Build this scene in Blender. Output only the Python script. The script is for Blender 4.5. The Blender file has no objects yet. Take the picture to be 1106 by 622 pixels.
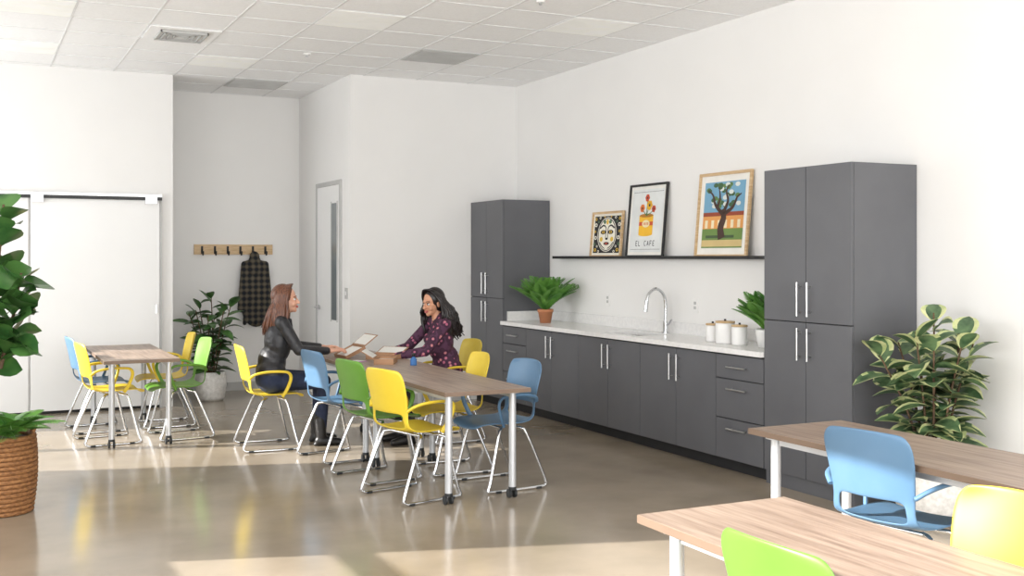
import bpy, bmesh, math, random
import numpy as np
from mathutils import Vector, Matrix, Euler
random.seed(7)
S = bpy.context.scene
S.view_settings.view_transform = 'Standard'
pi = math.pi
V = Vector

def lin(c):
    o = []
    for x in c:
        x /= 255.0
        o.append(x/12.92 if x <= 0.04045 else ((x+0.055)/1.055)**2.4)
    return (o[0], o[1], o[2], 1)

def mat(name, c, rough=.5, metal=0, c2=None, scale=6, stretch=(1, 1, 1), bump=0, bdist=.002, emit=0, detail=3, lo=.35, hi=.65, coat=0, spec=.5):
    m = bpy.data.materials.new(name); m.use_nodes = True
    nt = m.node_tree; p = nt.nodes['Principled BSDF']
    p.inputs['Roughness'].default_value = rough
    p.inputs['Metallic'].default_value = metal
    p.inputs['Specular IOR Level'].default_value = spec
    if coat: p.inputs['Coat Weight'].default_value = coat
    if c2 is None: c2 = tuple(max(0, x*.96) for x in c)
    tc = nt.nodes.new('ShaderNodeTexCoord'); mp = nt.nodes.new('ShaderNodeMapping')
    mp.inputs['Scale'].default_value = stretch
    n = nt.nodes.new('ShaderNodeTexNoise'); n.inputs['Scale'].default_value = scale; n.inputs['Detail'].default_value = detail
    r = nt.nodes.new('ShaderNodeValToRGB')
    r.color_ramp.elements[0].color = lin(c); r.color_ramp.elements[1].color = lin(c2)
    r.color_ramp.elements[0].position = lo; r.color_ramp.elements[1].position = hi
    L = nt.links.new
    L(tc.outputs['Object'], mp.inputs[0]); L(mp.outputs[0], n.inputs['Vector'])
    L(n.outputs['Fac'], r.inputs[0]); L(r.outputs[0], p.inputs['Base Color'])
    if bump:
        b = nt.nodes.new('ShaderNodeBump'); b.inputs['Strength'].default_value = bump; b.inputs['Distance'].default_value = bdist
        L(n.outputs['Fac'], b.inputs['Height']); L(b.outputs[0], p.inputs['Normal'])
    if emit:
        p.inputs['Emission Color'].default_value = lin(c); p.inputs['Emission Strength'].default_value = emit
    return m

def bake(vs, fs, mods):
    me = bpy.data.meshes.new('tmp'); me.from_pydata([tuple(v) for v in vs], [], fs); me.update()
    o = bpy.data.objects.new('tmp', me); S.collection.objects.link(o)
    for t, kw in mods:
        md = o.modifiers.new(t, t)
        for k, v in kw.items(): setattr(md, k, v)
    dg = bpy.context.evaluated_depsgraph_get(); dg.update()
    em = o.evaluated_get(dg).to_mesh()
    rv = [v.co.copy() for v in em.vertices]; rf = [tuple(p.vertices) for p in em.polygons]
    o.evaluated_get(dg).to_mesh_clear()
    bpy.data.objects.remove(o); bpy.data.meshes.remove(me)
    return rv, rf

def catmull(pts, sub):
    pts = [V(p) for p in pts]
    if sub <= 1 or len(pts) < 3: return pts
    P = [pts[0]*2-pts[1]] + pts + [pts[-1]*2-pts[-2]]
    out = []
    for i in range(1, len(P)-2):
        a, b, c, d = P[i-1], P[i], P[i+1], P[i+2]
        for k in range(sub):
            t = k/sub
            out.append(.5*((2*b)+(c-a)*t+(2*a-5*b+4*c-d)*t*t+(3*b-a-3*c+d)*t**3))
    out.append(pts[-1])
    return out

class B:
    def __init__(s): s.v = []; s.f = []; s.m = []; s.s = []; s.mats = []
    def mi(s, m):
        if m not in s.mats: s.mats.append(m)
        return s.mats.index(m)
    def add(s, vs, fs, m, smooth=False):
        o = len(s.v); s.v += [tuple(v) for v in vs]; k = s.mi(m)
        for f in fs:
            s.f.append(tuple(i+o for i in f)); s.m.append(k); s.s.append(smooth)
    def box(s, x0, x1, y0, y1, z0, z1, m, M=None):
        vs = [V((x, y, z)) for x in (x0, x1) for y in (y0, y1) for z in (z0, z1)]
        if M: vs = [M @ v for v in vs]
        s.add(vs, [(0, 1, 3, 2), (4, 6, 7, 5), (0, 4, 5, 1), (2, 3, 7, 6), (0, 2, 6, 4), (1, 5, 7, 3)], m)
    def tube(s, pts, r, m, n=8, sub=1, r1=None, flat=1.0, caps=True, up=None, rf=None):
        pts = catmull(pts, sub); N = len(pts); vs = []; fs = []
        t0 = (pts[1]-pts[0]).normalized()
        a = V(up) if up else (V((0, 0, 1)) if abs(t0.z) < .9 else V((1, 0, 0)))
        a = (a - t0*a.dot(t0)).normalized()
        for i, p in enumerate(pts):
            t = (pts[min(i+1, N-1)]-pts[max(i-1, 0)]).normalized()
            a = a - t*a.dot(t)
            a.normalize(); b = t.cross(a)
            k = i/(N-1); rr = r if r1 is None else r+(r1-r)*k
            if rf: rr = r*rf(k)
            for j in range(n):
                th = 2*pi*j/n
                vs.append(p + a*math.cos(th)*rr*flat + b*math.sin(th)*rr)
        for i in range(N-1):
            for j in range(n):
                fs.append((i*n+j, i*n+(j+1) % n, (i+1)*n+(j+1) % n, (i+1)*n+j))
        s.add(vs, fs, m, True)
        if caps: s.add([vs[j] for j in range(n)], [tuple(range(n))[::-1]], m); s.add(vs[-n:], [tuple(range(n))], m)
    def cyl(s, p0, p1, r, m, n=20, r1=None): s.tube([p0, p1], r, m, n, 1, r1)
    def lathe(s, c, prof, m, n=28, smooth=True):
        vs = []; fs = []; c = V(c)
        for r, z in prof:
            for j in range(n):
                th = 2*pi*j/n; vs.append(c+V((r*math.cos(th), r*math.sin(th), z)))
        for i in range(len(prof)-1):
            for j in range(n):
                fs.append((i*n+j, i*n+(j+1) % n, (i+1)*n+(j+1) % n, (i+1)*n+j))
        s.add(vs, fs, m, smooth)
    def ell(s, c, r, m, rot=None, n=12):
        c = V(c); vs = []; fs = []
        R = Euler(rot).to_matrix() if rot else Matrix.Identity(3)
        for i in range(n+1):
            ph = pi*i/n
            for j in range(2*n):
                th = pi*j/n
                vs.append(c+R @ V((r[0]*math.sin(ph)*math.cos(th), r[1]*math.sin(ph)*math.sin(th), r[2]*math.cos(ph))))
        for i in range(n):
            for j in range(2*n):
                fs.append((i*2*n+j, (i+1)*2*n+j, (i+1)*2*n+(j+1) % (2*n), i*2*n+(j+1) % (2*n)))
        s.add(vs, fs, m, True)
    def leaf(s, base, d, L, W, m, m2=None, p=1.0, droop=.3, n=6, fold=.25, tws=.5):
        d = V(d).normalized(); side = d.cross(V((0, 0, 1)))
        if side.length < .05: side = V((1, 0, 0))
        side.normalize()
        tw = random.uniform(-tws, tws); nor = side.cross(d).normalized()
        side = (side*math.cos(tw)+nor*math.sin(tw)).normalized(); nor = side.cross(d)
        cols = (-1, -.62, 0, .62, 1); vs = []
        for i in range(n+1):
            t = i/n; c = V(base)+d*L*t+V((0, 0, -1))*droop*L*t*t
            w = W*.5*max(.02, math.sin(pi*min(1, t**p))**.75) if 0 < i < n else W*.02
            for k in cols: vs.append(c+side*w*k+nor*abs(k)*w*fold)
        f1 = []; f2 = []
        for i in range(n):
            for k in range(4):
                q = (i*5+k, i*5+k+1, (i+1)*5+k+1, (i+1)*5+k)
                (f2 if (m2 and (k in (0, 3)) and random.random() < .85) else f1).append(q)
        s.add(vs, f1, m, True)
        if f2: s.add(vs, f2, m2, True)
    def obj(s, name, bevel=0, parent=None, recalc=True, loc=None, rot=None, clampx=None):
        me = bpy.data.meshes.new(name)
        vs = s.v
        if clampx: vs = [(min(x, clampx), y, z) for x, y, z in vs]
        me.from_pydata(vs, [], s.f)
        for m in s.mats: me.materials.append(m)
        me.polygons.foreach_set('material_index', s.m)
        me.polygons.foreach_set('use_smooth', s.s)
        me.update()
        if recalc:
            bm = bmesh.new(); bm.from_mesh(me); bmesh.ops.recalc_face_normals(bm, faces=bm.faces); bm.to_mesh(me); bm.free()
        o = bpy.data.objects.new(name, me); S.collection.objects.link(o)
        if bevel:
            md = o.modifiers.new('b', 'BEVEL'); md.width = bevel; md.segments = 2; md.limit_method = 'ANGLE'; md.angle_limit = 1.0
        if parent: o.parent = parent
        if loc: o.location = loc
        if rot: o.rotation_euler = rot
        return o

def inst(o, name, loc, rz):
    n = o.copy(); n.name = name; S.collection.objects.link(n); n.location = loc; n.rotation_euler = (0, 0, rz); return n

# ---------------------------------------------------------------- materials
M_wall = mat('wall_paint', (233, 232, 230), .85, c2=(231, 230, 228), scale=2)
M_wall2 = mat('door_panel_white', (234, 234, 233), .5, c2=(232, 232, 231), scale=2)
M_ceil = mat('ceiling_tile', (247, 247, 247), .9, c2=(242, 242, 242), scale=50)
M_grid = mat('ceiling_grid_paint', (228, 228, 228), .6)
M_floor = mat('polished_concrete', (166, 153, 135), .16, c2=(140, 128, 111), scale=1.4, detail=8, lo=.3, hi=.7, bump=.02, spec=.6)
M_cab = mat('cabinet_laminate_grey', (94, 95, 99), .45, c2=(90, 91, 95), scale=3)
M_cabi = mat('cabinet_shadow_gap', (35, 35, 37), .7)
M_steel = mat('brushed_steel', (200, 200, 200), .28, 1)
M_chrome = mat('chrome_tube', (215, 217, 220), .18, 1)
M_legw = mat('silver_leg_paint', (200, 202, 205), .35, .4)
M_counter = mat('quartz_white', (236, 235, 233), .25, c2=(228, 227, 226), scale=30)
M_black = mat('black_metal', (25, 25, 26), .45)
M_dark = mat('dark_rubber', (40, 42, 44), .6)
M_wood = mat('walnut_laminate', (168, 148, 132), .4, c2=(122, 102, 88), scale=5, stretch=(9, .5, 4), detail=6, lo=.3, hi=.72)
M_edge = mat('table_edge_band', (120, 100, 84), .5)
M_lwood = mat('light_oak', (212, 184, 144), .5, c2=(190, 158, 116), scale=8, stretch=(1, 1, 8))
M_yel = mat('plastic_yellow', (226, 198, 58), .42, c2=(222, 193, 52))
M_blu = mat('plastic_blue', (88, 122, 152), .42, c2=(82, 117, 148))
M_grn = mat('plastic_green', (98, 146, 52), .42, c2=(92, 140, 48))
M_white = mat('white_ceramic', (238, 237, 235), .35)
M_pot = mat('white_textured_pot', (232, 230, 226), .6, c2=(210, 208, 203), scale=30, bump=.6, bdist=.01)
M_terra = mat('terracotta', (196, 130, 92), .8)
M_soil = mat('soil', (52, 38, 28), .95, c2=(80, 60, 44), scale=40, bump=.5)
M_leafd = mat('leaf_dark_green', (44, 78, 38), .38, c2=(72, 112, 52), scale=7)
M_leaff = mat('fiddle_leaf_green', (46, 86, 42), .33, c2=(80, 122, 60), scale=6)
M_leafv = mat('variegated_cream', (206, 206, 156), .4, c2=(160, 176, 116), scale=14)
M_leafm = mat('variegated_green', (50, 78, 50), .38, c2=(96, 122, 84), scale=14)
M_fern = mat('fern_green', (72, 128, 50), .5, c2=(110, 160, 70), scale=8)
M_bark = mat('bark', (108, 84, 62), .85, c2=(78, 60, 44), scale=30, bump=.5)
M_basket = mat('wicker', (160, 112, 68), .75, c2=(116, 76, 42), scale=45, stretch=(1, 1, 2), bump=.8, bdist=.006)
M_kraft = mat('kraft_board', (172, 132, 100), .7, c2=(154, 116, 86))
M_paper = mat('paper', (238, 236, 230), .8)
M_glass = mat('door_glass', (120, 128, 130), .1)
M_grey = mat('vent_grey', (190, 190, 188), .6)
M_skinA = mat('skin_light', (222, 172, 146), .5, c2=(214, 160, 134), scale=9)
M_skinB = mat('skin_tan', (204, 150, 120), .5, c2=(196, 142, 112), scale=9)
M_hairA = mat('hair_auburn', (122, 76, 52), .42, c2=(66, 38, 28), scale=30, stretch=(4, 4, .6))
M_hairB = mat('hair_black', (36, 25, 25), .38, c2=(16, 12, 13), scale=30, stretch=(4, 4, .6))
M_leather = mat('black_leather', (30, 30, 33), .46, c2=(42, 42, 46), scale=13, bump=.8, bdist=.02)
M_denim = mat('dark_denim', (40, 50, 76), .85, c2=(30, 38, 60), scale=14, bump=.3, bdist=.008)
M_pants = mat('black_trousers', (28, 27, 32), .8)
M_boot = mat('boot_black', (24, 22, 22), .4)
M_lip = mat('lips', (176, 78, 76), .4)
M_eye = mat('eye_white', (236, 234, 230), .25)
M_iris = mat('iris_brown', (50, 30, 20), .2)
# plaid wool: two crossed band patterns
M_coat = bpy.data.materials.new('dark_plaid_wool'); M_coat.use_nodes = True
nt = M_coat.node_tree; p_ = nt.nodes['Principled BSDF']; p_.inputs['Roughness'].default_value = .95
tc = nt.nodes.new('ShaderNodeTexCoord'); outs = []
for ax in ('X', 'Z'):
    wv_ = nt.nodes.new('ShaderNodeTexWave'); wv_.bands_direction = ax; wv_.inputs['Scale'].default_value = 4.5; wv_.inputs['Distortion'].default_value = .6
    nt.links.new(tc.outputs['Object'], wv_.inputs['Vector']); outs.append(wv_)
ad = nt.nodes.new('ShaderNodeMath'); ad.operation = 'ADD'; nt.links.new(outs[0].outputs['Fac'], ad.inputs[0]); nt.links.new(outs[1].outputs['Fac'], ad.inputs[1])
hf = nt.nodes.new('ShaderNodeMath'); hf.operation = 'MULTIPLY'; hf.inputs[1].default_value = .5; nt.links.new(ad.outputs[0], hf.inputs[0])
r = nt.nodes.new('ShaderNodeValToRGB'); e = r.color_ramp.elements; e[0].position = .25; e[0].color = lin((22, 26, 32)); e[1].position = .9; e[1].color = lin((92, 84, 70))
nt.links.new(hf.outputs[0], r.inputs[0]); nt.links.new(r.outputs[0], p_.inputs['Base Color'])
M_floral = bpy.data.materials.new('floral_blouse'); M_floral.use_nodes = True
nt = M_floral.node_tree; p_ = nt.nodes['Principled BSDF']; p_.inputs['Roughness'].default_value = .8
tc = nt.nodes.new('ShaderNodeTexCoord'); vo = nt.nodes.new('ShaderNodeTexVoronoi'); vo.inputs['Scale'].default_value = 19
r = nt.nodes.new('ShaderNodeValToRGB'); r.color_ramp.interpolation = 'CONSTANT'
e = r.color_ramp.elements; e[0].position = 0; e[0].color = lin((222, 186, 120)); e[1].position = .1; e[1].color = lin((176, 96, 124))
q = e.new(.26); q.color = lin((60, 30, 52)); q = e.new(.62); q.color = lin((80, 44, 70))
nt.links.new(tc.outputs['Object'], vo.inputs['Vector']); nt.links.new(vo.outputs['Distance'], r.inputs[0]); nt.links.new(r.outputs[0], p_.inputs['Base Color'])

# ---------------------------------------------------------------- room
H = 3.55; XR = 5.62; XL = -1.7; YN = -3.0
def wall(name, x0, x1, y0, y1, z0=0, z1=H, m=M_wall):
    b = B(); b.box(x0, x1, y0, y1, z0, z1, m); return b.obj(name)
b = B(); b.box(XL-.2, XR+.2, YN, 13.6, -.1, 0, M_floor); b.obj('floor')
b = B(); b.box(XL-.2, XR+.2, YN, 13.6, H, H+.1, M_ceil); b.obj('ceiling')
wall('wall_right', XR, XR+.2, YN, 11.27)
wall('wall_back', 3.64, XR+.2, 11.27, 13.6)
wall('wall_alcove', 1.75, 3.64, 13.28, 13.5)
wall('wall_back_left', XL, 1.95, 12.15, 13.5)
b = B()
W1 = (.6, 6.84, 1.22, 3.2); W2 = (9.55, 11.7, .9, 2.75)
b.box(XL-.2, XL, YN, W1[0], 0, H, M_wall)
b.box(XL-.2, XL, W1[0], W1[1], 0, W1[2], M_wall); b.box(XL-.2, XL, W1[0], W1[1], W1[3], H, M_wall)
b.box(XL-.2, XL, W1[1], W2[0], 0, H, M_wall)
b.box(XL-.2, XL, W2[0], W2[1], 0, W2[2], M_wall); b.box(XL-.2, XL, W2[0], W2[1], W2[3], H, M_wall)
b.box(XL-.2, XL, W2[1], 12.15, 0, H, M_wall)
b.obj('wall_left')
for i, (a, c, z0, z1) in enumerate((W1, W2)):
    b = B(); t = .04
    b.box(XL-.12, XL-.06, a, a+t, z0, z1, M_legw); b.box(XL-.12, XL-.06, c-t, c, z0, z1, M_legw)
    b.box(XL-.12, XL-.06, a+t, c-t, z0, z0+t, M_legw); b.box(XL-.12, XL-.06, a+t, c-t, z1-t, z1, M_legw)
    if i == 0: b.box(XL-.12, XL-.06, a+t, c-t, 1.66, 1.74, M_legw)
    else: b.box(XL-.12, XL-.06, 10.5, 10.62, z0+t, z1-t, M_legw)
    b.obj('window_%d' % (i+1))
b = B(); b.box(XR-.012, XR, YN, 5.3, 0, .1, M_grey); b.obj('baseboard_right')
b = B(); b.box(3.64, 5.05, 11.258, 11.27, 0, .1, M_grey); b.obj('baseboard_back')
b = B(); b.box(1.95, 3.64, 13.268, 13.28, 0, .1, M_grey); b.obj('baseboard_alcove')
b = B(); k = 0
x = XR-.61
while x > XL:
    b.box(x-.008, x+.008, YN, 13.3, H-.004, H+.002, M_grid); x -= .61
y = 13.28-.05
while y > YN:
    b.box(XL, XR, y-.008, y+.008, H-.0035, H+.002, M_grid); y -= .61
b.obj('trim_ceiling_grid')
def tile_at(x, y):
    i = int((XR-x)/.61); j = int((13.23-y)/.61)
    return XR-.61*(i+1)+.01, XR-.61*i-.01, 13.23-.61*(j+1)+.01, 13.23-.61*j-.01
for (x, y) in ((4.2, 10.13), (2.96, 12.4)):
    t = tile_at(x, y); b = B(); b.box(*t, H-.012, H, M_grey)
    for k in range(14):
        yy = t[2]+.03+k*.04; b.box(t[0]+.02, t[1]-.02, yy, yy+.012, H-.018, H-.012, M_grey)
    b.obj('return_air_grille')
t = tile_at(1.74, 9.92); b = B(); b.box(*t, H-.012, H, M_ceil)
cx, cy = (t[0]+t[1])/2, (t[2]+t[3])/2
for k in range(4):
    r_ = .2-.045*k
    for q in range(4):
        Mx = Matrix.Translation((cx, cy, H-.015)) @ Matrix.Rotation(q*pi/2, 4, 'Z')
        b.box(-r_, r_, r_-.012, r_, -.02, 0, M_grey, Mx)
        b.box(-r_+.02, r_-.02, r_-.03, r_-.014, -.006, .001, M_grid, Mx)
b.obj('ceiling_air_diffuser')
for (x, y) in ((4.9, 8.2), (2.4, 11.2), (.4, 11.2), (2.7, 8.7), (.6, 9.3)):
    t = tile_at(x, y); b = B()
    M_l = bpy.data.materials.get('led_panel') or mat('led_panel', (250, 250, 246), .5, emit=.08)
    b.box(t[0], t[1], t[2], t[3], H-.006, H, M_l); b.obj('ceiling_light_panel')
for (x, y) in ((2.9, 10.3), (3.9, 7.4)):
    b = B(); b.cyl((x, y, H-.012), (x, y, H), .035, M_white); b.cyl((x, y, H-.03), (x, y, H-.012), .012, M_steel); b.obj('sprinkler_head')

b = B(); Y = 12.15
for (x0, x1) in ((XL+.05, -.78), (-.76, .53), (.55, 1.81)):
    b.box(x0, x1, Y-.035, Y-.001, .03, 2.2, M_wall2)
b.box(XL+.05, 1.81, Y-.012, Y-.001, .001, .03, M_cabi)
for x in (.55, 1.66): b.box(x, x+.12, Y-.07, Y-.036, 2.16, 2.25, M_steel)
b.box(1.76, 1.785, Y-.05, Y-.036, 1.0, 1.1, M_steel)
b.obj('door_1', .002)
b = B(); b.box(XL+.05, 1.83, Y-.055, Y-.001, 2.215, 2.26, M_steel); b.box(XL+.05, 1.83, Y-.066, Y-.055, 2.2, 2.235, M_black)
b.box(1.815, 1.832, Y-.04, Y-.001, 0, 2.215, M_grey); b.obj('trim_sliding_track')
b = B(); X = 3.639; y0, y1 = 11.55, 12.5; zt = 2.45
b.box(X-.02, X, y0, y0+.05, 0, zt, M_grey); b.box(X-.02, X, y1-.05, y1, 0, zt, M_grey); b.box(X-.02, X, y0+.05, y1-.05, zt-.05, zt, M_grey)
b.box(X-.01, X, y0+.05, y1-.05, .01, zt-.05, M_wall2)
b.box(X-.016, X-.009, y0+.14, y0+.34, .9, 2.2, M_glass)
b.box(X-.02, X-.009, y0+.12, y0+.14, .88, 2.22, M_grey); b.box(X-.02, X-.009, y0+.34, y0+.36, .88, 2.22, M_grey)
b.cyl((X-.07, y1-.12, 1.02), (X-.01, y1-.12, 1.02), .012, M_steel); b.cyl((X-.065, y1-.13, 1.02), (X-.065, y1-.26, 1.02), .01, M_steel)
b.cyl((X-.02, y1-.12, 1.02), (X-.01, y1-.12, 1.02), .03, M_steel)
b.obj('door_2', .002)
b = B(); b.box(3.628, 3.64, 11.34, 11.42, 1.15, 1.27, M_grey); b.box(3.622, 3.628, 11.37, 11.39, 1.19, 1.23, M_white); b.obj('light_switch')
for y in (9.2, 7.75):
    b = B(); b.box(XR-.008, XR, y, y+.08, 1.12, 1.24, M_white)
    for z in (1.15, 1.19): b.box(XR-.012, XR-.008, y+.025, y+.055, z, z+.025, M_grey)
    b.obj('wall_outlet')

# ---------------------------------------------------------------- cabinets
def vhandle(b, y, z0, z1, X=5.05):
    b.cyl((X-.035, y, z0), (X-.035, y, z1), .007, M_steel, 10)
    for z in (z0+.03, z1-.03): b.cyl((X-.035, y, z), (X, y, z), .005, M_steel, 8)
def hhandle(b, y0, y1, z, X=5.05):
    b.cyl((X-.035, y0, z), (X-.035, y1, z), .007, M_steel, 10)
    for y in (y0+.03, y1-.03): b.cyl((X-.035, y, z), (X, y, z), .005, M_steel, 8)
def tall(y0, y1):
    b = B(); T = 2.21; g = .003
    b.box(5.07, XR-.005, y0, y1, 0 if y0 < 6 else .09, T, M_cab)
    b.box(5.12, XR-.01, y0+.01, y1-.01, 0, .09, M_cabi)
    b.box(5.068, 5.0705, y0+.004, y1-.004, .1, T-.004, M_cabi)
    m = (y0+y1)/2
    for a, c in ((y0, m), (m, y1)):
        b.box(5.05, 5.068, a+g, c-g, .1, 1.155, M_cab); b.box(5.05, 5.068, a+g, c-g, 1.162, T, M_cab)
    for s_ in (-1, 1):
        vhandle(b, m+s_*.05, .9, 1.12); vhandle(b, m+s_*.05, 1.2, 1.43)
    return b.obj('tall_cabinet', .0015)
tall(5.32, 6.185); tall(10.445, 11.265)
b = B(); g = .003
b.box(5.07, XR-.005, 6.19, 10.44, .1, .7, M_cab)
b.box(5.07, XR-.005, 6.19, 7.9, .7, .885, M_cab); b.box(5.07, XR-.005, 8.55, 10.44, .7, .885, M_cab); b.box(5.07, 5.1, 7.9, 8.55, .7, .885, M_cab)
b.box(5.13, XR-.01, 6.2, 10.43, 0, .1, M_cabi); b.box(5.068, 5.0705, 6.19, 10.44, .105, .88, M_cabi)
for a, c in ((6.19, 6.746), (9.9, 10.44)):
    for z0, z1 in ((.7, .875), (.405, .695), (.1, .4)):
        b.box(5.05, 5.068, a+g, c-g, z0, z1-.003, M_cab)
        hhandle(b, (a+c)/2-.11, (a+c)/2+.11, z1-.07 if z1-z0 > .2 else (z0+z1)/2)
for a, c in ((6.746, 7.79), (7.79, 8.83), (8.83, 9.9)):
    m = (a+c)/2
    for p, q in ((a, m), (m, c)): b.box(5.05, 5.068, p+g, q-g, .1, .872, M_cab)
    vhandle(b, m-.05, .62, .83); vhandle(b, m+.05, .62, .83)
b.obj('base_cabinet', .0015)
b = B()
x0, x1, y0, y1 = 5.02, XR-.003, 6.19, 10.44; hx0, hx1, hy0, hy1 = 5.13, 5.47, 7.95, 8.5; z0, z1 = .887, .925
b.box(x0, x1, y0, hy0, z0, z1, M_counter); b.box(x0, x1, hy1, y1, z0, z1, M_counter)
b.box(x0, hx0, hy0, hy1, z0, z1, M_counter); b.box(hx1, x1, hy0, hy1, z0, z1, M_counter)
b.box(XR-.02, XR-.003, y0, y1, z1, z1+.1, M_counter); b.box(5.1, XR-.003, y1-.02, y1, z1, z1+.1, M_counter)
b.obj('countertop', 0)
b = B()
b.box(hx0-.003, hx1+.003, hy0-.003, hy1+.003, .72, .726, M_steel)
b.box(hx0-.006, hx0, hy0, hy1, .726, .885, M_steel); b.box(hx1, hx1+.006, hy0, hy1, .726, .885, M_steel)
b.box(hx0, hx1, hy0-.006, hy0, .726, .885, M_steel); b.box(hx0, hx1, hy1, hy1+.006, .726, .885, M_steel)
b.cyl((5.3, 8.22, .726), (5.3, 8.22, .73), .04, M_chrome); b.obj('sink_basin')
b = B(); fx, fy = 5.53, 8.12
b.cyl((fx, fy, .9255), (fx, fy, .935), .032, M_chrome); b.cyl((fx, fy, .93), (fx, fy, 1.03), .021, M_chrome)
b.tube([(fx, fy, 1.0), (fx, fy, 1.2), (fx-.03, fy, 1.28), (fx-.1, fy, 1.32), (fx-.17, fy, 1.28), (fx-.2, fy, 1.2)], .013, M_chrome, 12, 5)
b.tube([(fx-.195, fy, 1.22), (fx-.21, fy, 1.12)], .017, M_chrome, 12, r1=.02)
b.tube([(fx, fy-.02, 1.0), (fx, fy-.05, 1.01), (fx-.01, fy-.11, 1.05)], .008, M_chrome, 8, 3)
b.obj('kitchen_faucet')
def canister(x, y, r, h):
    b = B(); z = .9255
    b.lathe((x, y, z), [(0, 0), (r*.95, 0), (r, .01), (r, h-.01), (r*.97, h), (0, h)], M_white)
    b.lathe((x, y, z+h), [(0, .0005), (r*1.02, .0005), (r*1.02, .014), (0, .016)], M_lwood)
    b.cyl((x, y, z+h+.014), (x, y, z+h+.03), .009, M_black); b.obj('lidded_canister')
canister(5.33, 7.16, .055, .13); canister(5.3, 6.96, .075, .16); canister(5.3, 6.78, .06, .14)
b = B(); b.box(XR-.1, XR, 6.35, 10.2, 1.583, 1.595, M_black); b.box(XR-.105, XR-.1, 6.35, 10.2, 1.583, 1.61, M_black); b.obj('picture_ledge')

# ---------------------------------------------------------------- pictures
def C(*c): 
    n = 'print_%d_%d_%d' % c
    return bpy.data.materials.get(n) or mat(n, c, .7)
class Art(B):
    def rect(s, x0, x1, z0, z1, m, d): s.add([(x0, -d, z0), (x1, -d, z0), (x1, -d, z1), (x0, -d, z1)], [(0, 1, 2, 3)], m)
    def disc(s, cx, cz, rx, rz, m, d, n=20):
        s.add([(cx+rx*math.cos(2*pi*i/n), -d, cz+rz*math.sin(2*pi*i/n)) for i in range(n)], [tuple(range(n))], m)
    def stroke(s, pts, w0, w1, m, d):
        pts = catmull([(p[0], 0, p[1]) for p in pts], 5); N = len(pts); vs = []
        for i, p in enumerate(pts):
            t = (pts[min(i+1, N-1)]-pts[max(0, i-1)]).normalized(); n_ = V((-t.z, 0, t.x)); w = (w0+(w1-w0)*i/(N-1))/2
            for k in (-1, 1):
                q = p+n_*w*k; vs.append((q.x, -d, q.z))
        s.add(vs, [(2*i, 2*i+1, 2*i+3, 2*i+2) for i in range(N-1)], m)
def frame(yl, w, h, fm, fw, mtt, draw, lean=.09):
    a = Art(); D = .02
    a.box(0, fw, -D, 0, 0, h, fm); a.box(w-fw, w, -D, 0, 0, h, fm); a.box(fw, w-fw, -D, 0, 0, fw, fm); a.box(fw, w-fw, -D, 0, h-fw, h, fm)
    a.box(fw, w-fw, -.006, 0, fw, h-fw, M_paper)
    draw(a, fw+mtt, w-fw-mtt, fw+mtt, h-fw-mtt)
    a.obj('framed_picture', 0, recalc=False, loc=(XR-.012-h*math.sin(lean), yl, 1.596), rot=(-lean, 0, -pi/2))
def art1(a, x0, x1, z0, z1):
    K = C(30, 30, 32); Yc = C(222, 184, 66); G = C(90, 120, 90); Wc = C(236, 232, 218); w = x1-x0; h = z1-z0; cx = (x0+x1)/2
    a.rect(x0, x1, z0, z1, Wc, .007)
    a.rect(x0+w*.03, x1-w*.03, z0+h*.03, z1-h*.03, K, .0072)
    for s_ in (-1, 1):
        for i, (dx, dz, c, r_) in enumerate(((.43, .9, Yc, .04), (.42, .75, Wc, .05), (.44, .58, Yc, .035), (.41, .42, Wc, .05), (.44, .26, G, .04), (.4, .11, Yc, .045), (.28, .93, Wc, .035), (.28, .07, Wc, .035), (.12, .95, Yc, .025), (.33, .83, G, .03), (.34, .2, Wc, .03))):
            a.disc(cx+s_*dx*w, z0+h*dz, w*r_, h*r_, c, .0075, 10); a.disc(cx+s_*dx*w, z0+h*dz, w*r_*.5, h*r_*.5, K, .0078, 8)
    a.disc(cx, z0+h*.5, w*.345, h*.44, Wc, .008); a.disc(cx, z0+h*.5, w*.325, h*.42, K, .0082); a.disc(cx, z0+h*.5, w*.3, h*.4, Wc, .0085)
    for s_ in (-1, 1):
        a.disc(cx+s_*w*.13, z0+h*.56, w*.1, h*.055, K, .009); a.disc(cx+s_*w*.13, z0+h*.56, w*.05, h*.035, Yc, .0095); a.disc(cx+s_*w*.13, z0+h*.56, w*.022, h*.022, K, .0098)
        a.stroke([(cx+s_*w*.26, z0+h*.66), (cx+s_*w*.14, z0+h*.73), (cx+s_*w*.04, z0+h*.66), (cx+s_*w*.04, z0+h*.4)], .018, .01, K, .009)
        a.disc(cx+s_*w*.19, z0+h*.38, w*.055, h*.06, Yc, .009); a.disc(cx+s_*w*.1, z0+h*.82, w*.05, h*.05, G, .009)
        a.stroke([(cx+s_*w*.24, z0+h*.3), (cx+s_*w*.15, z0+h*.2), (cx+s_*w*.05, z0+h*.14)], .012, .008, K, .009)
    a.disc(cx, z0+h*.27, w*.1, h*.04, K, .009); a.disc(cx, z0+h*.27, w*.06, h*.018, C(190, 80, 60), .0095); a.disc(cx, z0+h*.39, w*.045, h*.03, K, .009); a.disc(cx, z0+h*.82, w*.04, h*.07, Yc, .009)
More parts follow.
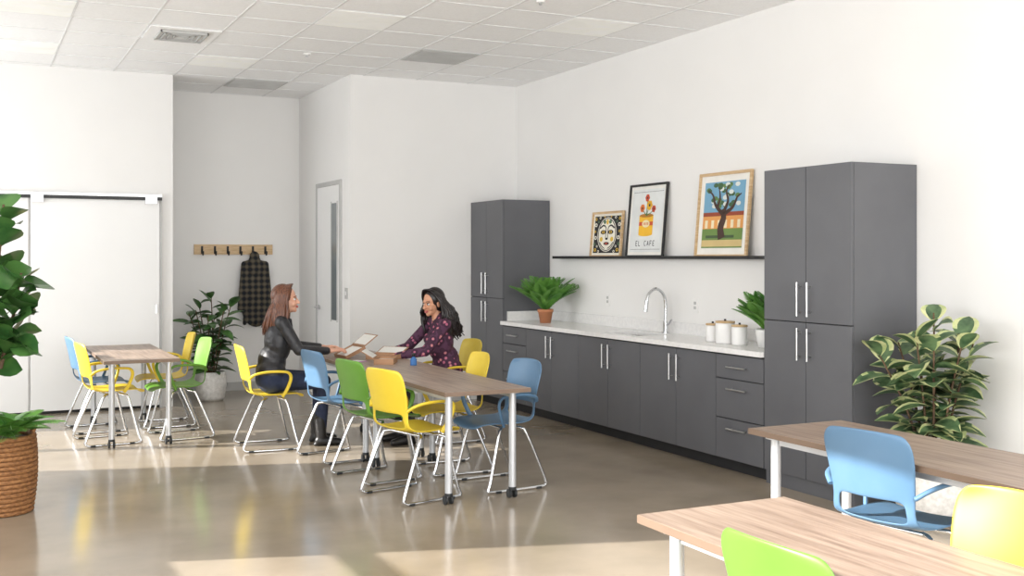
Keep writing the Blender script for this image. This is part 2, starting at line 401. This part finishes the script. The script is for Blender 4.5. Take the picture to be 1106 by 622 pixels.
def art2(a, x0, x1, z0, z1):
    w = x1-x0; h = z1-z0; cx = x0+w*.48; bg = C(226, 229, 228); Ye = C(240, 186, 50); R = C(206, 84, 50); K = C(50, 48, 60); G = C(70, 120, 70)
    a.rect(x0, x1, z0, z1, bg, .007)
    a.rect(cx-w*.22, cx+w*.22, z0+h*.28, z0+h*.58, Ye, .008); a.disc(cx, z0+h*.28, w*.22, h*.03, Ye, .0081); a.disc(cx, z0+h*.58, w*.22, h*.03, C(180, 120, 40), .0085)
    a.rect(cx-w*.22, cx+w*.22, z0+h*.42, z0+h*.48, R, .0086)
    a.disc(cx, z0+h*.45, w*.12, h*.06, C(240, 225, 180), .0088)
    for i in range(4): a.rect(cx-w*.08+i*w*.045, cx-w*.06+i*w*.045, z0+h*.43, z0+h*.47, R, .009)
    for dx, dz, c, r_ in ((-.14, .7, C(236, 130, 60), .07), (.08, .74, Ye, .085), (.0, .86, R, .065), (.22, .68, R, .06)):
        a.stroke([(cx, z0+h*.58), (cx+dx*w*.6, z0+h*(dz-.06)), (cx+dx*w, z0+h*dz)], .01, .006, G, .0087)
        for k in range(6): a.disc(cx+dx*w+math.cos(k)*w*r_*.6, z0+h*dz+math.sin(k)*w*r_*.6, w*r_*.5, w*r_*.5, c, .009, 8)
        a.disc(cx+dx*w, z0+h*dz, w*r_*.3, w*r_*.3, K, .0095, 8)
    LT = {'E': [((.9, 0), (0, 0)), ((0, 0), (0, 1)), ((0, 1), (.9, 1)), ((0, .5), (.7, .5))], 'L': [((0, 1), (0, 0)), ((0, 0), (.9, 0))],
          'C': [((.9, .95), (.3, 1)), ((.3, 1), (0, .6)), ((0, .6), (0, .35)), ((0, .35), (.3, 0)), ((.3, 0), (.9, .05))],
          'A': [((0, 0), (.45, 1)), ((.45, 1), (.9, 0)), ((.2, .35), (.7, .35))], 'F': [((0, 0), (0, 1)), ((0, 1), (.9, 1)), ((0, .5), (.7, .5))]}
    X_ = x0+w*.2
    for ch in 'EL CAFE':
        if ch in LT:
            for (p, q) in LT[ch]: a.stroke([(X_+p[0]*w*.055, z0+h*(.1+.075*p[1])), (X_+q[0]*w*.055, z0+h*(.1+.075*q[1]))], .007, .007, K, .008)
        X_ += w*.09
    a.rect(x0+w*.03, x0+w*.97, z0+h*.955, z0+h*.96, K, .008); a.rect(x0+w*.03, x0+w*.97, z0+h*.04, z0+h*.045, K, .008)
def art3(a, x0, x1, z0, z1):
    w = x1-x0; h = z1-z0
    P = lambda x, z: (x0+w*x, z0+h*z)
    a.rect(x0, x1, z0, z1, C(120, 170, 200), .007)
    a.rect(x0, x1, z0+h*.28, z0+h*.5, C(226, 160, 90), .0075); a.rect(x0, x1, z0+h*.48, z0+h*.54, C(150, 70, 46), .0078)
    for i in range(6): a.rect(x0+w*(.06+i*.16), x0+w*(.13+i*.16), z0+h*.3, z0+h*.42, C(240, 226, 190), .008)
    a.rect(x0, x1, z0, z0+h*.29, C(110, 140, 74), .0082); a.rect(x0, x1, z0+h*.02, z0+h*.12, C(210, 186, 130), .0083)
    a.rect(x0+w*.1, x0+w*.8, z0+h*.15, z0+h*.19, C(70, 90, 60), .0084)
    Bk = C(72, 52, 44); G1 = C(66, 100, 66)
    for i in range(34):
        x = .5+.46*math.cos(i*2.4)*((i % 5)/5+.3)*.8; z = .8+.17*math.sin(i*1.7); a.disc(x0+w*min(.93, max(.07, x)), z0+h*min(.95, z), w*.06, h*.035, (G1, C(96, 130, 76), C(220, 226, 220))[i % 3], .0086+i*2e-5, 9)
    a.stroke([P(.5, .14), P(.46, .3), P(.52, .45), P(.48, .58)], .09, .06, Bk, .0095)
    for pts in ([P(.5, .5), P(.3, .65), P(.22, .8), P(.1, .88)], [P(.5, .52), P(.6, .7), P(.55, .85), P(.62, .95)], [P(.5, .5), P(.72, .6), P(.82, .75), P(.92, .8)], [P(.35, .62), P(.4, .75), P(.36, .92)]):
        a.stroke(pts, .04, .01, Bk, .0096)
frame(9.49, .58, .45, M_lwood, .022, .01, art1)
frame(8.79, .62, .68, M_black, .02, .03, art2)
frame(7.69, .70, .71, M_lwood, .024, .055, art3)

# ---------------------------------------------------------------- tables
def table(name, x0, x1, y0, y1):
    b = B(); cx, cy = (x0+x1)/2, (y0+y1)/2
    X0, X1, Y0, Y1 = x0-cx, x1-cx, y0-cy, y1-cy
    b.box(X0, X1, Y0, Y1, .712, .74, M_wood)
    b.box(X0-.0015, X1+.0015, Y0-.0015, Y1+.0015, .7125, .7385, M_edge)
    b.box(X0+.07, X0+.09, Y0+.15, Y1-.15, .67, .712, M_legw); b.box(X1-.09, X1-.07, Y0+.15, Y1-.15, .67, .712, M_legw)
    for x in (X0+.075, X1-.075):
        for y in (Y0+.12, Y1-.12):
            b.cyl((x, y, .7), (x, y, .712), .05, M_legw); b.cyl((x, y, .07), (x, y, .7), .024, M_legw)
            b.cyl((x, y, .055), (x, y, .075), .026, M_dark)
            for s_ in (-1, 1): b.cyl((x+.012*s_, y+.01, .03), (x+.027*s_, y+.01, .03), .03, M_dark, 16)
    return b.obj(name, 0, loc=(cx, cy, 0))
table('meeting_table', 2.70, 3.31, 6.42, 8.07)
table('meeting_table', 2.70, 3.31, 8.075, 9.73)
table('meeting_table', .99, 1.60, 9.6, 11.35)
table('meeting_table', 3.51, 4.12, 2.6, 4.42)
table('meeting_table', 2.0, 2.62, 1.28, 3.1)

# ---------------------------------------------------------------- chairs
prof = [(.245, .415, .17), (.235, .438, .205), (.17, .452, .225), (.06, .448, .232), (-.06, .442, .23), (-.14, .448, .222), (-.195, .475, .212),
        (-.225, .525, .205), (-.238, .575, .205), (-.25, .65, .213), (-.266, .73, .222), (-.282, .80, .226), (-.294, .85, .215), (-.299, .876, .18)]
cols = [-1, -.8, -.45, 0, .45, .8, 1]
vs = []; fs = []
for i, (x, z, w) in enumerate(prof):
    bk = min(1, max(0, (z-.46)/.1))
    for c in cols:
        vs.append((x+bk*.045*c*c, c*w, z+(1-bk)*.018*c*c-(bk*.012*c*c if i > 10 else 0)))
for i in range(len(prof)-1):
    for k in range(6):
        if i in (6, 7) and 1 <= k <= 4: continue
        fs.append((i*7+k, i*7+k+1, (i+1)*7+k+1, (i+1)*7+k))
shell = bake(vs, fs, [('SOLIDIFY', dict(thickness=.012, offset=0)), ('SUBSURF', dict(levels=2))])
def chair_mesh(m):
    b = B(); b.add(shell[0], shell[1], m, True)
    for s_ in (-1, 1):
        b.tube([(-.205, s_*.208, .60), (-.17, s_*.25, .635), (-.08, s_*.272, .655), (.05, s_*.275, .655), (.105, s_*.272, .64), (.12, s_*.262, .59), (.09, s_*.245, .5), (.06, s_*.222, .445)], .017, m, 8, 4, flat=.62)
        b.tube([(.04, s_*.15, .425), (.07, s_*.2, .42), (.10, s_*.222, .38), (.175, s_*.245, .08), (.195, s_*.25, .025), (.16, s_*.25, .011), (-.2, s_*.25, .011), (-.255, s_*.25, .022), (-.25, s_*.247, .07), (-.12, s_*.222, .38), (-.09, s_*.2, .42), (-.06, s_*.15, .425)], .0105, M_chrome, 8, 4)
        for x in (.12, -.2): b.box(x-.02, x+.02, s_*.25-.013, s_*.25+.013, 0, .016, M_dark)
    b.cyl((.05, -.16, .425), (.05, .16, .425), .01, M_chrome, 8); b.cyl((-.07, -.16, .425), (-.07, .16, .425), .01, M_chrome, 8)
    o = b.obj('plastic_armchair'); return o
protos = {}
def chair(c, x, y, rz):
    if c not in protos:
        o = chair_mesh({'y': M_yel, 'b': M_blu, 'g': M_grn}[c]); protos[c] = o
        o.location = (x, y, 0); o.rotation_euler = (0, 0, math.radians(rz))
    else: inst(protos[c], 'plastic_armchair', (x, y, 0), math.radians(rz))
chair('y', 2.68, 6.9, 14); chair('g', 2.68, 7.6, 10); chair('b', 2.66, 8.47, 8); chair('y', 2.28, 9.22, -4)
chair('b', 3.31, 6.96, 184); chair('y', 3.24, 7.64, 176); chair('y', 3.75, 8.9, 180)
chair('y', 1.10, 10.1, 6); chair('b', 1.08, 10.85, 4); chair('g', 1.66, 10.12, 184); chair('y', 1.66, 10.9, 178)
chair('b', 3.66, 3.56, 10); chair('y', 2.64, 2.36, 178); chair('g', 2.12, 2.26, 2)

# ---------------------------------------------------------------- coat rack + jacket
b = B(); b.box(2.37, 3.30, 13.25, 13.28, 1.63, 1.75, M_lwood)
for i in range(6):
    x = 2.46+i*.15
    b.tube([(x, 13.248, 1.70), (x, 13.22, 1.655), (x, 13.19, 1.625), (x, 13.17, 1.65), (x, 13.168, 1.67)], .009, M_black, 8, 4)
    b.box(x-.012, x+.012, 13.24, 13.25, 1.64, 1.73, M_black)
b.obj('coat_rack')

# ---------------------------------------------------------------- remesh figures
ico = bmesh.new(); bmesh.ops.create_icosphere(ico, subdivisions=3, radius=1); ICO = [v.co.copy() for v in ico.verts]; ico.free()
def hullmesh(pts):
    bm = bmesh.new()
    for p in pts: bm.verts.new(p)
    r = bmesh.ops.convex_hull(bm, input=bm.verts)
    bmesh.ops.delete(bm, geom=[g for g in r['geom_interior'] if isinstance(g, bmesh.types.BMVert)] , context='VERTS')
    bm.verts.index_update(); v = [x.co.copy() for x in bm.verts]; f = [tuple(q.index for q in x.verts) for x in bm.faces]; bm.free(); return v, f
def cap(p0, p1, r0, r1, l): return ('c', V(p0), V(p1), r0, r1, l)
def el(c, r, l, rot=(0, 0, 0)): return ('e', V(c), V(r), Euler(rot).to_matrix(), 0, l)
def figure(name, prims, voxel, mats, parent=None, M=None, smooth=5, loc=None):
    vs = []; fs = []
    for q in prims:
        if q[0] == 'c': v, f = hullmesh([q[1]+i*q[3] for i in ICO]+[q[2]+i*q[4] for i in ICO])
        else: v, f = hullmesh([q[1]+q[3] @ V((i.x*q[2].x, i.y*q[2].y, i.z*q[2].z)) for i in ICO])
        o = len(vs); vs += v; fs += [tuple(i+o for i in t) for t in f]
    rv, rf = bake(vs, fs, [('REMESH', dict(mode='VOXEL', voxel_size=voxel)), ('SMOOTH', dict(factor=.5, iterations=smooth))])
    P = np.array([tuple(v) for v in rv]); FC = np.array([P[list(f)].mean(0) for f in rf])
    best = np.full(len(FC), 1e9); lab = np.zeros(len(FC), int); names = sorted(set(q[5] for q in prims))
    for q in prims:
        if q[0] == 'c':
            a = np.array(q[1]); d = np.array(q[2])-a; L2 = (d@d) or 1e-9
            t = np.clip(((FC-a)@d)/L2, 0, 1); D = np.linalg.norm(FC-a-t[:, None]*d, axis=1)-(q[3]+(q[4]-q[3])*t)
        else:
            R = np.array(q[3]); loc_ = (FC-np.array(q[1]))@R; rr = np.array(q[2]); k = np.linalg.norm(loc_/rr, axis=1); D = (k-1)*np.linalg.norm(loc_, axis=1)/np.maximum(k, 1e-6)
        mk = D < best; best[mk] = D[mk]; lab[mk] = names.index(q[5])
    me = bpy.data.meshes.new(name)
    if M: rv = [M @ v for v in rv]
    me.from_pydata([tuple(v) for v in rv], [], rf)
    for n in names: me.materials.append(mats[n])
    me.polygons.foreach_set('material_index', [int(i) for i in lab]); me.polygons.foreach_set('use_smooth', [True]*len(rf)); me.update()
    o = bpy.data.objects.new(name, me); S.collection.objects.link(o)
    if parent: o.parent = parent
    if loc: o.location = loc
    return o

pr = [el((0, 0, -.05), (.06, .05, .06), 'c'), cap((-.09, 0, -.15), (.09, 0, -.15), .05, .05, 'c'), cap((0, 0, -.04), (0, 0, -.2), .05, .1, 'c'),
      el((0, 0, -.45), (.16, .06, .38), 'c'), el((.02, 0, -.7), (.17, .055, .2), 'c'),
      cap((-.12, -.02, -.15), (-.17, -.02, -.68), .045, .04, 'c'), cap((.12, -.02, -.15), (.18, -.02, -.7), .045, .04, 'c')]
for i in range(5): pr.append(cap((-.1+i*.05, -.045, -.2), (-.13+i*.065, -.05, -.85), .014, .024, 'c'))
figure('hanging_jacket', pr, .01, {'c': M_coat}, loc=(3.06, 13.16, 1.66))

def hand(name, Wp, D, N, T, curl, mat_, parent):
    Wp = V(Wp); D = V(D).normalized(); N = V(N); N = (N-D*N.dot(D)).normalized(); Tt = V(T); Tt = (Tt-D*Tt.dot(D)-N*Tt.dot(N)).normalized()
    pr = [cap(Wp-D*.04, Wp+D*.01, .024, .022, 's')]
    for off, L, k0 in ((.03, .068, .082), (.01, .076, .087), (-.01, .07, .084), (-.028, .055, .076)):
        kn = Wp+D*k0+Tt*off
        pr.append(cap(Wp+D*.012+Tt*off*.5, kn, .015, .0115, 's'))
        p = kn; a = curl*.5
        for seg, rr in ((.45, .0095), (.3, .0088), (.25, .008)):
            d = D*math.cos(a)+N*math.sin(a)+Tt*off*1.2
            q = p+d.normalized()*L*seg; pr.append(cap(p, q, rr, rr*.93, 's')); p = q; a += curl
    p = Wp+D*.025+Tt*.024
    for d, L, rr in (((D*.6+Tt*.75+N*.2), .04, .0125), ((D*.85+Tt*.4+N*.35), .032, .0105), ((D*.95+Tt*.1+N*.45), .024, .009)):
        q = p+d.normalized()*L; pr.append(cap(p, q, rr, rr*.92, 's')); p = q
    return figure(name, pr, .0032, {'s': mat_}, parent, smooth=2)

def person(name, loc, rz, top, leg, shoe, skin, hairm, l, arms, hy, hp, wavy, hair_len, sc=1.0, collar=False):
    E = bpy.data.objects.new(name, None); S.collection.objects.link(E); E.location = loc; E.rotation_euler = (0, 0, math.radians(rz)); E.scale = (sc, sc, sc)
    sh = 1.055
    pr = [cap((0, .075, .575), (0, -.075, .575), .12, .12, 'leg'), cap((.0, .07, .64), (.0, -.07, .64), .118, .118, 'top'),
          el((.01, 0, .72), (.118, .15, .15), 'top'), el((.015+l*.6, 0, .89), (.115, .155, .19), 'top'),
          el((.085+l*.7, .065, .915), (.055, .062, .058), 'top'), el((.085+l*.7, -.065, .915), (.055, .062, .058), 'top'),
          cap((l, .125, sh), (l, -.125, sh), .058, .058, 'top'), cap((l*.8-.01, 0, 1.0), (l+.0, 0, 1.12), .09, .055, 'top'),
          cap((l-.01, .05, 1.09), (l, .13, 1.06), .05, .05, 'top'), cap((l-.01, -.05, 1.09), (l, -.13, 1.06), .05, .05, 'top'),
          cap((l+.005, 0, 1.08), (l+.03, 0, 1.2), .049, .046, 'skin')]
    for s_ in (-1, 1):
        pr += [cap((.02, s_*.085, .565), (.43, s_*.105, .55), .09, .062, 'leg'), cap((.43, s_*.105, .55), (.41, s_*.11, .12), .06, .04, 'leg'),
               cap((.40, s_*.11, .22), (.41, s_*.11, .07), .05, .044, 'shoe'), cap((.395, s_*.11, .045), (.47, s_*.115, .042), .044, .042, 'shoe'), cap((.47, s_*.115, .042), (.56, s_*.125, .033), .042, .03, 'shoe'),
               el((.375, s_*.11, .02), (.035, .032, .02), 'shoe')]
        el_, wr = arms[s_][0], arms[s_][1]
        pr += [cap((l, s_*.165, sh), el_, .055, .046, 'top'), cap(el_, wr, .046, .034, 'top')]
        if collar: pr += [cap((l-.03, s_*.055, 1.13), (l+.075, s_*.06, 1.07), .018, .014, 'top'), cap((l+.075, s_*.06, 1.07), (l+.10, s_*.03, .97), .02, .012, 'top'), cap((l-.03, -.055*s_, 1.13), (l-.045, 0, 1.135), .018, .018, 'top')]
    figure('body', pr, .0065, {'top': top, 'leg': leg, 'shoe': shoe, 'skin': skin}, E)
    for s_ in (-1, 1):
        el_, wr, D, N, T, c = arms[s_]
        hand('hand_%s' % ('left' if s_ > 0 else 'right'), V(wr)+(V(wr)-V(el_)).normalized()*.03, D, N, T, c, skin, E)
    HM = Matrix.Translation((l+.055, 0, 1.245)) @ Euler((0, math.radians(hp), math.radians(hy))).to_matrix().to_4x4()
    pr = [el((-.015, 0, .03), (.095, .076, .088), 's'), el((.022, 0, -.03), (.064, .06, .085), 's'), el((.045, 0, -.075), (.04, .042, .035), 's'),
          el((.068, 0, -.095), (.018, .02, .016), 's'), cap((.084, 0, .005), (.104, 0, -.03), .008, .012, 's'), el((.094, .009, -.034), (.012, .009, .008), 's'), el((.094, -.009, -.034), (.012, .009, .008), 's'),
          el((.055, .036, -.035), (.03, .024, .03), 's'), el((.055, -.036, -.035), (.03, .024, .03), 's'), cap((.074, .03, .022), (.074, -.03, .022), .012, .012, 's'),
          el((.082, 0, -.062), (.014, .024, .014), 's'), el((-.005, .076, -.015), (.018, .009, .03), 's'), el((-.005, -.076, -.015), (.018, .009, .03), 's'), cap((-.02, 0, -.06), (-.045, 0, -.14), .047, .047, 's')]
    figure('head', pr, .004, {'s': skin}, E, HM, 3)
    b = B()
    for s_ in (-1, 1):
        b.ell((.073, s_*.031, 0), (.0125, .0145, .0095), M_eye); b.ell((.081, s_*.031, 0), (.006, .0065, .0075), M_iris)
        b.tube([(.083, s_*.014, .02), (.083, s_*.032, .026), (.07, s_*.05, .02)], .0035, hairm, 6, 4)
        b.tube([(.082, s_*.018, .008), (.085, s_*.032, .0115), (.074, s_*.047, .006)], .002, M_iris, 5, 4)
    b.tube([(.083, .026, -.056), (.094, .013, -.0605), (.097, 0, -.061), (.094, -.013, -.0605), (.083, -.026, -.056)], .004, M_lip, 6, 4)
    b.tube([(.083, .024, -.06), (.092, .012, -.069), (.0955, 0, -.0715), (.092, -.012, -.069), (.083, -.024, -.06)], .0045, M_lip, 6, 4)
    b.tube([(.086, .018, -.061), (.0945, 0, -.0655), (.086, -.018, -.061)], .0038, M_eye, 6, 4)
    b.v = [tuple(HM @ V(v)) for v in b.v]; b.obj('face_features', parent=E)
    b = B(); b.ell((-.03, 0, .036), (.1, .088, .1), hairm, n=16); b.ell((-.045, 0, -.02), (.082, .082, .09), hairm, n=14)
    rnd = random.Random(3)
    for i in range(210 if wavy else 140):
        s_ = 1 if i % 2 else -1; k = rnd.random()
        ang = k*pi*.58
        rx, ry = .1, .094
        sx = .022-rx*math.sin(ang)*1.15-.01; sy = ry*math.cos(ang*.95)+.006
        j = rnd.uniform(-.02, .02) if wavy else rnd.uniform(-.012, .012); L = hair_len*rnd.uniform(.75, 1.05)
        x0 = .055-.12*k
        back = -(.105 if wavy else .075)*k; wv = (lambda t: .02*math.sin(t*9+i)) if wavy else (lambda t: .005*math.sin(t*5+i))
        out = .036 if wavy else .01
        pts = [(x0, s_*.006, .128-.04*k*k), (x0-.012, s_*.05, .118-.03*k), (sx+.012, s_*(sy*.95), .06), (sx-(.01 if wavy else 0), s_*(sy+out*.5), -.01)]
        for t in (.25, .5, .75, 1):
            pts.append((sx+back*t*1.15-.02*t+wv(t)+j, s_*(sy+out+wv(t+.3)*.8+.018*math.sin(t*pi)), -.02-L*t))
        b.tube(pts, rnd.uniform(.011, .017), hairm, 6, 3, flat=.6, rf=lambda t: (.7+.5*min(1, t*3))*(1-.75*max(0, (t-.6)/.4)**1.5))
    b.v = [tuple(HM @ V(v)) for v in b.v]; b.obj('hair', parent=E)
    return E

person('seated_woman', (2.28, 9.22, -.005), -6, M_leather, M_denim, M_boot, M_skinA, M_hairA, .075,
       {1: ((.19, .235, .84), (.44, .16, .82), (.9, -.15, .05), (0, -.2, -1), (.2, -1, .3), .35),
        -1: ((.20, -.235, .83), (.45, -.13, .81), (.9, .1, .1), (0, .2, -1), (.1, 1, .2), .4)}, -14, -2, False, .27, 1.0, True)
person('seated_woman', (3.76, 8.9, -.005), 180, M_floral, M_pants, M_boot, M_skinB, M_hairB, .085,
       {1: ((.30, .23, .83), (.52, .13, .79), (.9, -.3, -.05), (0, 0, -1), (0, -1, .2), .3),
        -1: ((.29, -.24, .83), (.53, -.16, .79), (.9, .2, -.05), (0, 0, -1), (0, 1, .2), .35)}, 16, 10, True, .33, .97)

# ---------------------------------------------------------------- things on table
R = math.radians
def tray(loc, rz, w, d, h, lid=28, tilt=0):
    b = B(); t = .006
    b.box(-w/2, w/2, -d/2, d/2, 0, t, M_kraft)
    b.box(-w/2, -w/2+t, -d/2, d/2, t, h, M_kraft); b.box(w/2-t, w/2, -d/2, d/2, t, h, M_kraft)
    b.box(-w/2+t, w/2-t, -d/2, -d/2+t, t, h, M_kraft); b.box(-w/2+t, w/2-t, d/2-t, d/2, t, h, M_kraft)
    b.box(-w/2+t, w/2-t, -d/2+t, d/2-t, t, h*.6, M_paper)
    Ml = Matrix.Translation((0, d/2, h)) @ Matrix.Rotation(R(lid), 4, 'X')
    b.box(-w/2, w/2, 0, d*.8, -.003, .003, M_kraft, Ml); b.box(-w/2+.012, w/2-.012, .012, d*.8-.012, .003, .005, M_paper, Ml)
    b.obj('open_paper_box', .001, loc=loc, rot=Euler((R(tilt), 0, R(rz))))
tray((2.93, 9.06, .775), -84, .26, .19, .03, 12, 24)
tray((3.13, 8.78, .7405), -50, .25, .17, .04, 20)
tray((3.02, 8.42, .7405), 62, .24, .16, .045, 30)
b = B(); b.lathe((3.16, 8.16, .7405), [(0, 0), (.025, 0), (.026, .005), (.026, .05), (.012, .062), (.012, .07), (0, .07)], C(60, 110, 170)); b.lathe((3.16, 8.16, .8105), [(0, 0), (.015, 0), (.015, .025), (0, .025)], M_black); b.obj('paint_bottle')
b = B(); b.box(-.09, .09, -.06, .06, .741, .743, C(196, 110, 190)); b.box(-.06, .09, -.04, .07, .7431, .7445, M_paper); b.obj('sheet_of_paper', loc=(2.83, 8.66, 0), rot=(0, 0, .3))

# ---------------------------------------------------------------- plants
def planter(b, c, r, h, m=M_pot):
    b.lathe(c, [(0, .0), (r*.72, .0), (r*.86, .03), (r, h*.5), (r*.97, h*.85), (r*.9, h), (r*.82, h), (r*.84, h*.88), (0, h*.88)], m, 32)
    b.lathe(c, [(r*.85, h*.885), (0, h*.9)], M_soil, 20)
def bushy(name, x, y, r, h, top, spread, m, m2, L, n, stems=5, clampx=None, seed=1, pot=M_pot, W=.5):
    random.seed(seed); b = B(); planter(b, (x, y, 0), r, h, pot)
    for k in range(stems):
        a = 2*pi*k/stems+.4; sp = spread*random.uniform(.3, .65); T = top*random.uniform(.8, .97) if k else top
        base = V((x+.04*math.cos(a), y+.04*math.sin(a), h*.88)); tip = V((x+sp*math.cos(a), y+sp*math.sin(a), T-.08)) if k else V((x, y, T-.06))
        path = catmull([base, base.lerp(tip, .45)+V((0, 0, .06)), tip], 8)
        b.tube(path, .009, M_bark, 6, 1, r1=.005)
        for i in range(n):
            t = .1+.9*i/n; p = path[min(len(path)-1, int(t*(len(path)-1)))]; az = i*2.4+k+random.uniform(-.3, .3); up = random.uniform(.1, .6)+(.7 if i > n-3 else 0)
            b.leaf(p, (math.cos(az), math.sin(az), up), L*random.uniform(.75, 1.1), L*W*random.uniform(.85, 1.1), m, m2, 1.0, random.uniform(.15, .5))
    return b.obj(name, recalc=False, clampx=clampx)
bushy('potted_rubber_plant', 5.27, 4.86, .24, .37, 1.32, .52, M_leafm, M_leafv, .26, 17, 9, XR-.02, 5, W=.56)
bushy('potted_houseplant', 2.42, 12.5, .17, .32, 1.25, .42, M_leafd, M_leafm, .24, 16, 8, None, 9, W=.45)
random.seed(11); b = B(); bx, by = .17, 7.6
rows = 17
for i in range(rows):
    z = .016+i*.0285; rr = .16+.045*math.sin(pi*(.15+.6*i/rows))
    pts = [(bx+(rr+.003*(j % 2))*math.cos(2*pi*j/40), by+(rr+.003*(j % 2))*math.sin(2*pi*j/40), z) for j in range(41)]
    b.tube(pts, .0168, M_basket, 6, 1, caps=False)
b.lathe((bx, by, 0), [(0, .005), (.16, .005), (.19, .2), (.175, .46), (0, .46)], M_soil, 24)
for s_ in (-1, 1): b.tube([(bx+s_*.17, by-.06, .45), (bx+s_*.2, by-.05, .53), (bx+s_*.2, by+.05, .53), (bx+s_*.17, by+.06, .45)], .012, M_basket, 6, 4)
trunks = [catmull([(bx-.02, by, .44), (bx-.05, by+.02, .9), (bx-.02, by, 1.4), (bx+.02, by-.02, 1.93)], 8), catmull([(bx-.02, by, .44), (bx-.1, by+.05, .9), (bx-.16, by, 1.35), (bx-.2, by, 1.75)], 8), catmull([(bx, by, .9), (bx+.06, by, 1.15), (bx+.12, by-.04, 1.5)], 8)]
for tr in trunks: b.tube(tr, .014, M_bark, 8, 1, r1=.007)
for tr in trunks:
    for i in range(34):
        t = .34+.66*i/34 if tr is not trunks[2] else .2+.8*i/34
        p = tr[min(len(tr)-1, int(t*(len(tr)-1)))]; az = i*2.4+random.uniform(-.3, .3)
        b.leaf(p, (math.cos(az), math.sin(az), random.uniform(.1, 1.4)), random.uniform(.21, .29), random.uniform(.17, .22), M_leaff, None, 1.5, random.uniform(.1, .5), 7, .2, 1.0)
def fern(b, c, L, n, m, lo=.5, hi=1.3, dr=.75):
    c = V(c)
    for i in range(n):
        az = i*2.4+random.uniform(-.2, .2); l = L*random.uniform(.7, 1.1); el_ = random.uniform(lo, hi)
        d = V((math.cos(az)*math.cos(el_), math.sin(az)*math.cos(el_), math.sin(el_))); pts = []
        for k in range(13):
            t = k/12; pts.append(c+d*l*t+V((math.cos(az), math.sin(az), 0))*l*.25*t*t+V((0, 0, -1))*l*dr*t*t)
        b.tube(pts, .0022, m, 4, 1, caps=False)
        vs = []; fs = []
        for k in range(1, 13):
            for h_ in (0, .5):
                q = pts[k] if not h_ or k == 12 else (pts[k]+pts[k+1])/2
                T = (pts[min(k+1, 12)]-pts[k-1]).normalized(); sd = T.cross(V((0, 0, 1))).normalized(); w = l*.22*math.sin(pi*min(1, (k+h_)/13)*.9+.25)
                for s_ in (-1, 1):
                    tip = q+sd*s_*w+T*w*.35+V((0, 0, -w*.2)); o = len(vs)
                    vs += [q-T*.004, (q+tip)/2-T*.007, tip, (q+tip)/2+T*.007+V((0, 0, .003))]; fs.append((o, o+1, o+2, o+3))
        b.add(vs, fs, m)
fern(b, (bx+.05, by-.05, .47), .34, 42, M_fern, .6, 1.3, .5)
b.obj('fiddle_leaf_fig_in_basket', recalc=False)
random.seed(4); b = B(); z = .9255; x, y = 5.3, 9.95
b.lathe((x, y, z), [(0, 0), (.055, 0), (.075, .11), (.082, .11), (.082, .14), (.07, .14), (.068, .12), (0, .12)], M_terra); b.lathe((x, y, z), [(.068, .125), (0, .13)], M_soil)
fern(b, (x, y, z+.12), .46, 64, M_fern, .95, 1.55, .28); b.obj('potted_fern', recalc=False, clampx=XR-.02)
b = B(); x, y = 5.33, 6.5
b.lathe((x, y, z), [(0, 0), (.06, 0), (.08, .12), (.075, .14), (.07, .13), (0, .12)], M_white); b.lathe((x, y, z), [(.07, .125), (0, .135)], M_soil)
fern(b, (x, y, z+.12), .38, 50, M_fern, .95, 1.55, .28)
b.v = [(vx, max(vy, 6.2), vz) for vx, vy, vz in b.v]
b.obj('potted_fern', recalc=False, clampx=XR-.02)

# ---------------------------------------------------------------- light
w = bpy.data.worlds.new('World'); S.world = w; w.use_nodes = True
w.node_tree.nodes['Background'].inputs[0].default_value = (.95, .97, 1, 1); w.node_tree.nodes['Background'].inputs[1].default_value = 2.1
sd = bpy.data.lights.new('sun', 'SUN'); sd.energy = 12; sd.angle = .009; sd.color = (1, .965, .91)
so = bpy.data.objects.new('sun', sd); S.collection.objects.link(so)
so.rotation_euler = V((.954, -.29, -.445)).to_track_quat('-Z', 'Y').to_euler()
def area(name, loc, target, sx, sy, e, col=(1, 1, 1)):
    d = bpy.data.lights.new(name, 'AREA'); d.shape = 'RECTANGLE'; d.size = sx; d.size_y = sy; d.energy = e; d.color = col
    o = bpy.data.objects.new(name, d); S.collection.objects.link(o); o.location = loc; o.rotation_euler = (V(target)-V(loc)).to_track_quat('-Z', 'Y').to_euler()
area('daylight_window_1', (XL+.02, 3.7, 2.2), (3, 3.7, 2.0), 6.0, 1.8, 140, (.98, .99, 1))
area('daylight_window_2', (XL+.02, 10.6, 1.8), (3, 10.6, 1.9), 2.0, 1.7, 65, (.98, .99, 1))
area('rear_fill_uplight', (1.5, -2.8, 1.6), (1.8, 9, 3.1), 7, 3, 400, (1, .995, .985))  # added fill lamp at the open rear, aimed up to lift the ceiling; no glazing

# ---------------------------------------------------------------- camera
cd = bpy.data.cameras.new('camera'); cd.sensor_width = 36; cd.lens = 1185/1106*36; cd.shift_y = -33.4/1106
co = bpy.data.objects.new('camera', cd); S.collection.objects.link(co)
co.location = (0, 0, 1.6); co.rotation_euler = (pi/2, 0, -math.atan2(.443, .8965))
S.camera = co
